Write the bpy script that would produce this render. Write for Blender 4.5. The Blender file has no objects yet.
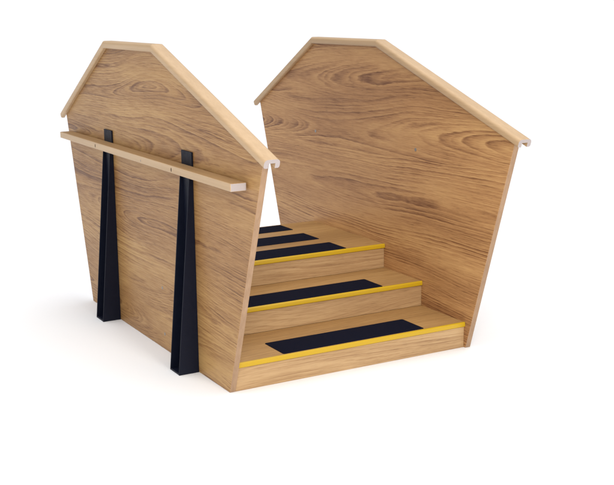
import bpy, bmesh, math, random
from mathutils import Vector, Matrix
sc = bpy.context.scene
col = sc.collection

# ------------------------------------------------------------------ camera
CAM = Vector((-1.3590, -2.8893, 1.1451)); YAW, PITCH, ROLL = -0.5146, -0.2098, -0.0097
F, PPX, PPY = 1111.76, 307.70, 240.55
cd = bpy.data.cameras.new('camera'); cam = bpy.data.objects.new('camera', cd); col.objects.link(cam)
cd.sensor_fit = 'HORIZONTAL'; cd.sensor_width = 36.0; cd.lens = F / 614 * 36
cd.shift_x = (307 - PPX) / 614; cd.shift_y = (PPY - 242.5) / 614
cd.clip_start = 0.05; cd.clip_end = 500
fw = Vector((-math.sin(YAW) * math.cos(PITCH), math.cos(YAW) * math.cos(PITCH), math.sin(PITCH)))
rt = Vector((math.cos(YAW), math.sin(YAW), 0)); up = rt.cross(fw)
rt, up = rt * math.cos(ROLL) + up * math.sin(ROLL), up * math.cos(ROLL) - rt * math.sin(ROLL)
m = Matrix((rt, up, -fw)).transposed().to_4x4(); m.translation = CAM
cam.matrix_world = m
sc.camera = cam

# ------------------------------------------------------------------ studio light: a white dome, brighter overhead
w = bpy.data.worlds.new('World'); sc.world = w; w.use_nodes = True
nt = w.node_tree; bg = nt.nodes['Background']
tc = nt.nodes.new('ShaderNodeTexCoord'); sx = nt.nodes.new('ShaderNodeSeparateXYZ'); mr = nt.nodes.new('ShaderNodeMapRange')
nt.links.new(tc.outputs['Generated'], sx.inputs[0]); nt.links.new(sx.outputs['Z'], mr.inputs['Value'])
nt.nodes.remove(mr)
# made-up dome light: white horizon band for the backdrop, dim above, bright overhead
cr = nt.nodes.new('ShaderNodeValToRGB'); nt.links.new(sx.outputs['Z'], cr.inputs[0])
els = cr.color_ramp.elements
while len(els) < 4: els.new(0.5)
for e_, (p_, v_) in zip(els, ((0.06, 0.50), (0.12, 0.06), (0.45, 0.28), (1.0, 1.0))): e_.position = p_; e_.color = (v_, v_, v_, 1)
ml = nt.nodes.new('ShaderNodeMath'); ml.operation = 'MULTIPLY'; ml.inputs[1].default_value = 2.16
nt.links.new(cr.outputs[0], ml.inputs[0]); nt.links.new(ml.outputs[0], bg.inputs['Strength'])
bg.inputs['Color'].default_value = (0.985, 0.985, 1.0, 1)


def area(name, loc, target, size, power, colour):
    l = bpy.data.lights.new(name, 'AREA'); l.shape = 'DISK'; l.size = size; l.energy = power; l.color = colour
    o = bpy.data.objects.new(name, l); col.objects.link(o); o.location = loc
    o.rotation_euler = (Vector(target) - Vector(loc)).to_track_quat('-Z', 'Y').to_euler()
    return o


area('key_softbox', (-1.45, -2.7, 1.65), (0.4, 0.3, 0.35), 0.9, 44, (1.0, 0.94, 0.84))
area('fill_softbox', (0.35, -5.0, 2.5), (0.5, 0.4, 0.3), 1.4, 140, (1.0, 0.94, 0.84))
sc.view_settings.view_transform = 'Standard'; sc.view_settings.look = 'None'
sc.view_settings.exposure = 0.0; sc.view_settings.gamma = 1.0; sc.view_settings.use_curve_mapping = False
sc.cycles.max_bounces = 10; sc.cycles.diffuse_bounces = 6

# ------------------------------------------------------------------ dimensions (metres)
T = 0.0192; W = 0.86
RI = T + W; RO = RI + T + 0.0013
LP = [(-0.2497, 0.7391), (0.5047, 1.0112), (0.9599, 1.0112), (1.4707, 0.7334)]      # left panel: shoulder, ridge, ridge, shoulder (y, z)
LB = [(0.0, 0.0), (1.248, 0.0)]
RP = [(-0.2389, 0.7324), (0.5352, 1.0044), (1.0038, 1.0044), (1.4868, 0.7363)]
RB = [(-0.009, 0.0), (1.2427, 0.0)]
Z = [0.0, 0.0891, 0.1789, 0.2697]
Y = [0.0, 0.0, 0.2498, 0.4913]; YP = 1.0189
CE, CTOP, CBOT, COV = 0.0145, 0.0122, -0.0137, 0.0315
BASE = Vector(((T + RI) / 2, 0.6, 0.0))

# ------------------------------------------------------------------ materials


class N:
    def __init__(s, name):
        s.m = bpy.data.materials.new(name); s.m.use_nodes = True; s.t = s.m.node_tree
        s.b = s.t.nodes['Principled BSDF']

    def n(s, typ, **k):
        o = s.t.nodes.new(typ)
        for a, v in k.items(): setattr(o, a, v)
        return o

    def put(s, sock, v):
        if isinstance(v, bpy.types.NodeSocket): s.t.links.new(v, sock)
        elif v is not None: sock.default_value = v

    def math(s, op, a, b=None, c=None):
        o = s.n('ShaderNodeMath', operation=op)
        for i, v in enumerate((a, b, c)):
            if v is not None: s.put(o.inputs[i], v)
        return o.outputs[0]

    def vec(s, x, y, z):
        o = s.n('ShaderNodeCombineXYZ')
        for i, v in enumerate((x, y, z)): s.put(o.inputs[i], v)
        return o.outputs[0]

    def noise(s, v, scale=1.0, detail=2.0, rough=0.5, dist=0.0):
        o = s.n('ShaderNodeTexNoise'); s.put(o.inputs['Vector'], v)
        o.inputs['Scale'].default_value = scale; o.inputs['Detail'].default_value = detail
        o.inputs['Roughness'].default_value = rough; o.inputs['Distortion'].default_value = dist
        return o.outputs['Fac']

    def ramp(s, f, stops):
        o = s.n('ShaderNodeValToRGB'); s.put(o.inputs[0], f); e = o.color_ramp.elements
        while len(e) < len(stops): e.new(0.5)
        for i, (p, c) in enumerate(stops): e[i].position = p; e[i].color = (*c, 1)
        return o.outputs[0]

    def rng(s, f, a, b, c, d):
        o = s.n('ShaderNodeMapRange'); s.put(o.inputs[0], f)
        for i, v in enumerate((a, b, c, d)): o.inputs[i + 1].default_value = v
        return o.outputs[0]

    def mix(s, f, a, b, mode='MIX'):
        o = s.n('ShaderNodeMix', data_type='RGBA', blend_type=mode); s.put(o.inputs[0], f)
        for i, v in ((6, a), (7, b)):
            s.put(o.inputs[i], v if isinstance(v, bpy.types.NodeSocket) else (*v, 1))
        return o.outputs[2]

    def axes(s, u, v):
        t = s.n('ShaderNodeTexCoord'); x = s.n('ShaderNodeSeparateXYZ'); s.t.links.new(t.outputs['Object'], x.inputs[0])
        d = {'x': x.outputs[0], 'y': x.outputs[1], 'z': x.outputs[2]}
        return d[u], d[v]


def oak(name, u, v, seed, light, mid, dark, ring=82.0, fu=0.62, board=0.205, deep=0.32, line=0.58, spec=0.25, rough=0.42, tilt=0.0):
    """flat-sawn oak laminate: contour lines of a stretched field give the cathedral figure"""
    k = N(name); U, V = k.axes(u, v)
    if tilt: V = k.math('MULTIPLY_ADD', U, tilt, V)
    Us = k.math('ADD', U, seed * 3.17)
    # each printed board of the laminate is a flat-sawn cut: rings of distance to a wandering pith
    Vw = k.math('MULTIPLY_ADD', k.noise(k.vec(k.math('MULTIPLY', Us, 1.1), k.math('MULTIPLY', V, 2.2), seed + 2), 1.0, 1.0, 0.4), 0.16, V)
    q = k.math('DIVIDE', k.math('ADD', Vw, seed * 0.137), board)
    idn = k.math('FLOOR', q); lv = k.math('MULTIPLY', k.math('SUBTRACT', k.math('FRACT', q), 0.5), board)
    wn = k.n('ShaderNodeTexWhiteNoise', noise_dimensions='1D'); k.put(wn.inputs['W'], k.math('ADD', idn, seed))
    rnd = wn.outputs['Value']
    lv = k.math('ADD', lv, k.rng(rnd, 0.0, 1.0, -0.03, 0.03))
    dep = k.noise(k.vec(k.math('ADD', k.math('MULTIPLY', Us, fu), k.math('MULTIPLY', rnd, 57.0)), k.math('MULTIPLY', V, 0.7), seed), 1.0, 0.0, 0.4)
    dep = k.math('MULTIPLY', k.math('SUBTRACT', dep, 0.5), deep)
    wob = k.noise(k.vec(k.math('MULTIPLY', Us, 3.2), k.math('MULTIPLY', V, 13.0), seed + 5), 1.0, 2.0, 0.5)
    fib = k.noise(k.vec(k.math('MULTIPLY', Us, 13.0), k.math('MULTIPLY', V, 300.0), seed + 9), 1.0, 2.0, 0.6)
    rag = k.noise(k.vec(k.math('MULTIPLY', Us, 30.0), k.math('MULTIPLY', V, 110.0), seed + 13), 1.0, 2.0, 0.55)
    rr_ = k.math('SQRT', k.math('ADD', k.math('MULTIPLY', lv, lv), k.math('MULTIPLY', dep, dep)))
    f = k.math('MULTIPLY', rr_, ring)
    f = k.math('MULTIPLY_ADD', wob, 1.2, f)
    f = k.math('MULTIPLY_ADD', rag, 0.24, f)
    f = k.math('MULTIPLY_ADD', k.noise(k.vec(k.math('MULTIPLY', rr_, 55.0), rnd, seed), 1.0, 1.0, 0.5), 1.8, f)   # uneven years
    wr = k.n('ShaderNodeTexWhiteNoise', noise_dimensions='1D'); k.put(wr.inputs['W'], k.math('ADD', k.math('FLOOR', f), seed * 9.0))
    fr = k.math('FRACT', f)
    rings = k.math('MULTIPLY', k.math('POWER', fr, 1.8), k.rng(fr, 0.84, 1.0, 1.0, 0.0))
    fr2 = k.math('FRACT', k.math('MULTIPLY', f, 2.0))
    r2 = k.math('MULTIPLY', k.math('POWER', fr2, 1.5), k.rng(fr2, 0.75, 1.0, 1.0, 0.0))
    amt = k.noise(k.vec(k.math('MULTIPLY', Us, 1.5), k.math('MULTIPLY', V, 9.0), seed + 21), 1.0, 2.0, 0.5)
    amt = k.rng(amt, 0.38, 0.62, 0.12, 1.25)
    amt2 = k.noise(k.vec(k.math('MULTIPLY', Us, 2.1), k.math('MULTIPLY', V, 12.0), seed + 27), 1.0, 2.0, 0.5)
    amt2 = k.rng(amt2, 0.38, 0.62, 0.0, 0.9)
    g = k.math('ADD', k.math('MULTIPLY', k.math('MULTIPLY', rings, amt), k.rng(wr.outputs['Value'], 0.0, 1.0, 0.35, 1.3)), k.math('MULTIPLY', r2, amt2))
    g = k.math('MULTIPLY', g, k.rng(fib, 0.3, 0.65, 0.65, 1.2))
    tone = k.noise(k.vec(k.math('MULTIPLY', Us, 0.9), k.math('MULTIPLY', V, 8.0), seed + 33), 1.0, 3.0, 0.55)
    g = k.math('ADD', k.math('MULTIPLY', g, line), k.rng(tone, 0.32, 0.68, -0.04, 0.38))
    g = k.math('ADD', g, k.rng(fib, 0.3, 0.7, -0.11, 0.12))
    c = k.ramp(g, [(0.0, light), (0.38, mid), (0.95, dark)])
    # open pores: short dark ticks along the grain
    po = k.noise(k.vec(k.math('MULTIPLY', Us, 30.0), k.math('MULTIPLY', V, 520.0), seed + 41), 1.0, 1.0, 0.5)
    pf = k.math('MULTIPLY', k.rng(po, 0.60, 0.72, 0.0, 0.5), k.rng(g, 0.1, 0.6, 0.35, 1.0))
    c = k.mix(pf, c, tuple(x * 0.62 for x in dark))
    k.put(k.b.inputs['Base Color'], c)
    k.put(k.b.inputs['Roughness'], k.rng(fib, 0.3, 0.7, rough - 0.05, rough + 0.07))
    k.b.inputs['Specular IOR Level'].default_value = spec
    bp = k.n('ShaderNodeBump'); bp.inputs['Strength'].default_value = 0.08; bp.inputs['Distance'].default_value = 0.0006
    k.put(bp.inputs['Height'], k.math('ADD', fib, po)); k.put(k.b.inputs['Normal'], bp.outputs[0])
    return k.m


def straight(name, u, v, w_, light, dark, rough=0.45, contrast=1.0):
    """plain straight grained lumber / edge tape"""
    k = N(name); t = k.n('ShaderNodeTexCoord'); x = k.n('ShaderNodeSeparateXYZ'); k.t.links.new(t.outputs['Object'], x.inputs[0])
    a = {'x': x.outputs[0], 'y': x.outputs[1], 'z': x.outputs[2]}
    p = k.vec(k.math('MULTIPLY', a[u], 4.0), k.math('MULTIPLY', a[v], 120.0), k.math('MULTIPLY', a[w_], 120.0))
    n1 = k.noise(p, 1.0, 3.0, 0.6, 0.4)
    q = k.vec(k.math('MULTIPLY', a[u], 1.3), k.math('MULTIPLY', a[v], 25.0), k.math('MULTIPLY', a[w_], 25.0))
    n2 = k.noise(q, 1.0, 2.0, 0.5)
    g = k.math('ADD', k.math('MULTIPLY', n1, 0.55 * contrast), k.math('MULTIPLY', n2, 0.45))
    k.put(k.b.inputs['Base Color'], k.ramp(g, [(0.3, light), (0.72, dark)]))
    k.b.inputs['Roughness'].default_value = rough; k.b.inputs['Specular IOR Level'].default_value = 0.4
    return k.m


def plain(name, c, rough, spec=0.5, var=0.06, scale=40.0, metal=0.0, bump=0.0, bscale=600.0):
    k = N(name); t = k.n('ShaderNodeTexCoord')
    n1 = k.noise(t.outputs['Object'], scale, 3.0, 0.6)
    k.put(k.b.inputs['Base Color'], k.mix(n1, tuple(x * (1 - var) for x in c), tuple(x * (1 + var) for x in c)))
    k.put(k.b.inputs['Roughness'], k.rng(n1, 0.3, 0.7, rough - 0.05, rough + 0.05))
    k.b.inputs['Specular IOR Level'].default_value = spec; k.b.inputs['Metallic'].default_value = metal
    if bump:
        bp = k.n('ShaderNodeBump'); bp.inputs['Strength'].default_value = bump; bp.inputs['Distance'].default_value = 0.001
        k.put(bp.inputs['Height'], k.noise(t.outputs['Object'], bscale, 2.0, 0.6)); k.put(k.b.inputs['Normal'], bp.outputs[0])
    return k.m


OL, OM, OD = (0.475, 0.285, 0.111), (0.338, 0.180, 0.068), (0.158, 0.068, 0.026)
m_left = oak('oak_left_panel', 'y', 'z', 1.3, OL, OM, OD)
m_right = oak('oak_right_panel', 'y', 'z', 7.1, (0.585, 0.345, 0.146), (0.415, 0.218, 0.090), (0.180, 0.076, 0.032))
m_tread = oak('oak_tread', 'x', 'y', 4.4, (0.43, 0.255, 0.10), (0.33, 0.185, 0.068), (0.21, 0.11, 0.042), ring=60.0, deep=0.12, line=0.36)  # tread colour lowered below the risers to imitate light from the front
m_riser = [oak('oak_riser', 'x', 'z', 3.1 + 2.7 * i, (0.475, 0.318, 0.168), (0.372, 0.232, 0.115), (0.245, 0.138, 0.068), ring=80.0, deep=0.16, line=0.42) for i in range(3)]
m_edge = straight('oak_edge_tape', 'z', 'x', 'y', (0.36, 0.230, 0.138), (0.25, 0.150, 0.085), 0.5)
m_cap = straight('maple_moulding', 'y', 'x', 'z', (0.52, 0.362, 0.210), (0.41, 0.275, 0.150), 0.42, 0.9)
m_ledge = straight('darker_ledge_top', 'y', 'x', 'z', (0.38, 0.235, 0.108), (0.27, 0.155, 0.064), 0.5)  # top face of the low rail, coloured darker and more orange than its front
m_end = plain('raw_end_grain', (0.37, 0.325, 0.32), 0.75, 0.2, 0.10, 500.0)
m_black = plain('black_powder_coat', (0.0040, 0.0058, 0.0150), 0.50, 0.16, 0.1, 60.0, bump=0.12, bscale=900.0)
m_grip = plain('anti_slip_tape', (0.0050, 0.0064, 0.0160), 0.9, 0.05, 0.25, 900.0, bump=0.5, bscale=1500.0)
m_yellow = plain('yellow_nosing_vinyl', (0.48, 0.300, 0.006), 0.40, 0.45, 0.05, 15.0)
m_screw = plain('zinc_screw', (0.30, 0.28, 0.26), 0.42, 0.5, 0.1, 200.0, metal=0.85)
m_slot = plain('dark_screw_hole', (0.05, 0.03, 0.015), 0.6, 0.3, 0.1)
m_floor = plain('white_sweep', (0.835, 0.845, 0.862), 0.75, 0.2, 0.005, 1.0)

# ------------------------------------------------------------------ builders


def link(name, bm, mats, parent=None, bevel=0.0, smooth=None, seg=2):
    bmesh.ops.recalc_face_normals(bm, faces=bm.faces)
    me = bpy.data.meshes.new(name); 
    if parent is not None: bmesh.ops.translate(bm, verts=bm.verts, vec=-BASE)
    bm.to_mesh(me); bm.free()
    for x in (mats if isinstance(mats, (list, tuple)) else [mats]): me.materials.append(x)
    o = bpy.data.objects.new(name, me); col.objects.link(o)
    if parent is not None: o.parent = parent
    if smooth:
        me.polygons.foreach_set('use_smooth', [True] * len(me.polygons)); me.set_sharp_from_angle(angle=math.radians(smooth))
    if bevel:
        b = o.modifiers.new('edge_round', 'BEVEL'); b.width = bevel; b.segments = seg; b.limit_method = 'ANGLE'; b.angle_limit = math.radians(30)
        b.harden_normals = False
    return o


def box(bm, a, b, mat=0):
    v = [bm.verts.new((x, y, z)) for x in (a[0], b[0]) for y in (a[1], b[1]) for z in (a[2], b[2])]
    for q in ((0, 1, 3, 2), (4, 6, 7, 5), (0, 4, 5, 1), (2, 3, 7, 6), (0, 2, 6, 4), (1, 5, 7, 3)):
        f = bm.faces.new([v[i] for i in q]); f.material_index = mat


def boxo(name, a, b, mat, parent, bevel=0.0):
    bm = bmesh.new(); box(bm, a, b); return link(name, bm, mat, parent, bevel)


def prism(bm, poly, fn, d0, d1, cap=0, side=0):
    """poly of 2-D points, fn(p, d) -> 3-D"""
    A = [bm.verts.new(fn(p, d0)) for p in poly]; B = [bm.verts.new(fn(p, d1)) for p in poly]
    f = bm.faces.new(A); f.material_index = cap
    f = bm.faces.new(B[::-1]); f.material_index = cap
    for i in range(len(poly)):
        j = (i + 1) % len(poly); f = bm.faces.new((A[i], B[i], B[j], A[j])); f.material_index = side


def disc(name, c, axis_x, r, h, mat, parent):
    """round screw head on a plane x = const, facing axis_x (+1 / -1)"""
    bm = bmesh.new(); n = 20
    P = [(r * math.cos(2 * math.pi * i / n), r * math.sin(2 * math.pi * i / n)) for i in range(n)]
    prism(bm, P, lambda p, d: (c[0] + axis_x * d, c[1] + p[0], c[2] + p[1]), -0.002, h)
    return link(name, bm, mat, parent, 0.0004, 40)


# ------------------------------------------------------------------ setting
bm = bmesh.new(); n = 64
bm.faces.new([bm.verts.new((150 * math.cos(2 * math.pi * i / n), 150 * math.sin(2 * math.pi * i / n), 0)) for i in range(n)])
fl = link('floor', bm, m_floor); fl['kind'] = 'structure'

# ------------------------------------------------------------------ the thing
root = bpy.data.objects.new('training_stairs', None); col.objects.link(root); root.location = BASE
root.empty_display_size = 0.2
root['label'] = 'oak practice staircase with yellow step edges and black grip strips on white floor'
root['category'] = 'stairs'


def normals(P):
    out = []
    for a, b in zip(P, P[1:]):
        v = (Vector(b) - Vector(a)).normalized(); out.append((v, Vector((-v.y, v.x))))
    return out


def panel_and_cap(P, B, x0, x1, mat, label):
    poly = [B[0], B[1], P[3], P[2], P[1], P[0]]
    bm = bmesh.new(); prism(bm, poly, lambda p, d: (d, p[0], p[1]), x0, x1, 0, 1)
    pan = link('side_panel', bm, [mat, m_edge], root, 0.0012)
    pan['label'] = label
    # moulding: rounded channel straddling the panel's top edge, three mitred lengths
    r, rb = 0.0112, 0.0060
    a, b = x0 - CE, x1 + CE; cl = 0.0006
    prof = []

    def arc(cx, cz, rad, t0, t1, k=6):
        for i in range(k + 1):
            t = math.radians(t0 + (t1 - t0) * i / k); prof.append((cx + rad * math.cos(t), cz + rad * math.sin(t)))
    arc(a + r, CTOP - r, r, 180, 90); arc(b - r, CTOP - r, r, 90, 0)
    arc(b - rb, CBOT + rb, rb, 0, -90); prof.append((x1 + cl, CBOT)); prof.append((x1 + cl, 0.0008)); prof.append((x0 - cl, 0.0008)); prof.append((x0 - cl, CBOT))
    arc(a + rb, CBOT + rb, rb, -90, -180)
    nv = normals(P); cap = bm = bmesh.new()
    for s in range(3):
        v, nn = nv[s]

        def end(i, first):
            pt = Vector(P[i])
            if i == 0: return pt - v * COV, nn
            if i == 3: return pt + v * COV, nn
            mm = nv[i - 1][1] + nv[i][1]; mm = mm / mm.dot(nn)
            return pt + v * (0.00012 if first else -0.00012), mm
        p0, m0 = end(s, True); p1, m1 = end(s + 1, False)
        A = []; Bv = []
        for (q, h) in prof:
            c0 = p0 + m0 * h; c1 = p1 + m1 * h
            A.append(bm.verts.new((q, c0.x, c0.y))); Bv.append(bm.verts.new((q, c1.x, c1.y)))
        f = bm.faces.new(A); f.material_index = 1 if s == 0 else 0
        f = bm.faces.new(Bv[::-1]); f.material_index = 1 if s == 2 else 0
        for i in range(len(prof)):
            j = (i + 1) % len(prof); bm.faces.new((A[i], Bv[i], Bv[j], A[j]))
    link('cap_rail', bm, [m_cap, m_end], pan, 0, 35)
    return pan


pl = panel_and_cap(LP, LB, 0.0, T, m_left, 'oak side panel with a low rail and black brackets outside')
pr = panel_and_cap(RP, RB, RI, RO, m_right, 'oak side panel with its bare inner face showing')
for c in ((0.511, 0.2145), (0.5034, 0.0546)): disc('screw_head', (0.0, *c), -1, 0.0055, 0.0008, m_screw, pl)
for c in ((0.9956, 0.6424), (0.2952, 0.6421)): disc('screw_head', (RI, *c), -1, 0.0062, 0.0010, m_screw, pr)

# steps
G = 0.0004; TT = 0.0172
XL, XR = T + G, RI - G
MX0, MX1 = 0.1877, 0.7175
MATS = {1: [(0.0041, 0.1327)], 2: [(0.2518, 0.3745)], 3: [(0.4935, 0.618), (0.6909, 0.8164), (0.8964, 1.0060)]}
for i in (1, 2, 3):
    y0 = Y[i]; y1 = Y[i + 1] - 0.0003 if i < 3 else YP
    boxo('riser', (XL, y0, Z[i - 1] + (0.0002 if i > 1 else 0.0)), (XR, y0 + 0.018, Z[i] - TT - 0.0003), m_riser[i - 1], root, 0.0006)
    tr = boxo('tread', (XL, y0 + 0.0002, Z[i] - TT), (XR, y1, Z[i]), m_tread, root, 0.0008)
    # bull-nosed yellow vinyl edge
    d = 0.0065; h = TT * 0.93; pf = [(0.0, Z[i] - h), (0.0, Z[i] + 0.0006)]
    for k in range(9):
        t = math.radians(90 + 90 * k / 8); pf.append((-d + 0.0045 + 0.0045 * math.cos(t), Z[i] + 0.0006 - 0.0045 + 0.0045 * math.sin(t)))
    for k in range(7):
        t = math.radians(180 + 90 * k / 6); pf.append((-d + 0.003 + 0.003 * math.cos(t), Z[i] - h + 0.003 + 0.003 * math.sin(t)))
    bm = bmesh.new(); prism(bm, pf, lambda p, q: (q, y0 + p[0], p[1]), XL + 0.0006, XR - 0.0006)
    link('nosing', bm, m_yellow, tr, 0, 40)
    for (a, b) in MATS[i]:
        cr_ = 0.006; pg = []
        for (qx, qy, t0) in ((MX1 - cr_, a + cr_, -90), (MX1 - cr_, b - cr_, 0), (MX0 + cr_, b - cr_, 90), (MX0 + cr_, a + cr_, 180)):
            for k in range(5):
                t = math.radians(t0 + 22.5 * k); pg.append((qx + cr_ * math.cos(t), qy + cr_ * math.sin(t)))
        bm = bmesh.new(); prism(bm, pg, lambda p, q: (p[0], p[1], q), Z[i] - 0.0005, Z[i] + 0.0013)
        link('grip_strip', bm, m_grip, tr, 0.0004)
boxo('riser', (XL, YP - 0.019, 0.0), (XR, YP - 0.001, Z[3] - TT - 0.0006), m_riser[0], root, 0.0006)

# low rail along the outside of the left panel
RX, RH, RZ, RF, RR = 0.0559, 0.0237, 0.6634, -0.1559, 1.3831
bm = bmesh.new()
prism(bm, [(-RX, RZ - RH), (-0.0066, RZ - RH), (-0.0066, RZ), (-RX, RZ)], lambda p, d: (p[0], d, p[1]), RF, RR, 1, 0)
for f_ in bm.faces:
    if all(abs(v_.co.z - RZ) < 1e-6 for v_ in f_.verts): f_.material_index = 2
rail = link('low_rail', bm, [m_cap, m_end, m_ledge], root, 0.0028, None, 3)
rail['label'] = 'narrow pale rail resting on the black brackets'
for yy, zz, s in ((0.967, 0.6513, 1.0), (0.2633, 0.6507, 1.0), (0.5196, 0.6490, 0.55)):
    bm = bmesh.new(); n = 16
    P = [(0.0032 * s * math.cos(2 * math.pi * i / n), (0.0062 if s == 1 else 0.0035) * math.sin(2 * math.pi * i / n)) for i in range(n)]
    prism(bm, P, lambda p, d: (d, yy + p[0], zz + p[1]), -RX - 0.0004, -RX + 0.002)
    link('screw_hole', bm, m_slot if s == 1 else m_screw, rail)

# black steel brackets: back plate on the panel, two tapered webs, foot plate, and a tab above the rail
BF, BW, BX = 0.2239, 0.0740, 0.0691


def bracket():
    e = bpy.data.objects.new('support_bracket', None); col.objects.link(e); e.parent = root; e.empty_display_size = 0.05
    e['label'] = 'black steel bracket tapering up to the low rail'
    th = 0.004; zt = RZ - RH - 0.0004; xt = 0.0125; g = 0.0006
    boxo('back_plate', (-0.0055, BF + th, 0.001), (-g, BF + BW - th, zt), m_black, e, 0.0005)
    for yy in (BF, BF + BW - th):
        bm = bmesh.new()
        prism(bm, [(-g, 0.0), (-BX, 0.0), (-BX, 0.006), (-xt, zt), (-g, zt)], lambda p, d: (p[0], d, p[1]), yy, yy + th)
        link('web', bm, m_black, e, 0.0008)
    boxo('foot_plate', (-BX + 0.0006, BF + th, 0.0), (-0.006, BF + BW - th, 0.006), m_black, e, 0.0008)
    boxo('mounting_tab', (-0.0062, BF - 0.004, zt + 0.002), (-g, BF + BW + 0.001, 0.7055), m_black, e, 0.0010)
    return e


b0 = bracket()
c = b0.copy(); col.objects.link(c); c.location = (0, 0.7109, 0)
for ch in list(b0.children):
    d = ch.copy(); col.objects.link(d); d.parent = c
b0['label'] = 'black steel bracket nearest the front edge of the panel'
c['label'] = 'black steel bracket towards the back of the panel'
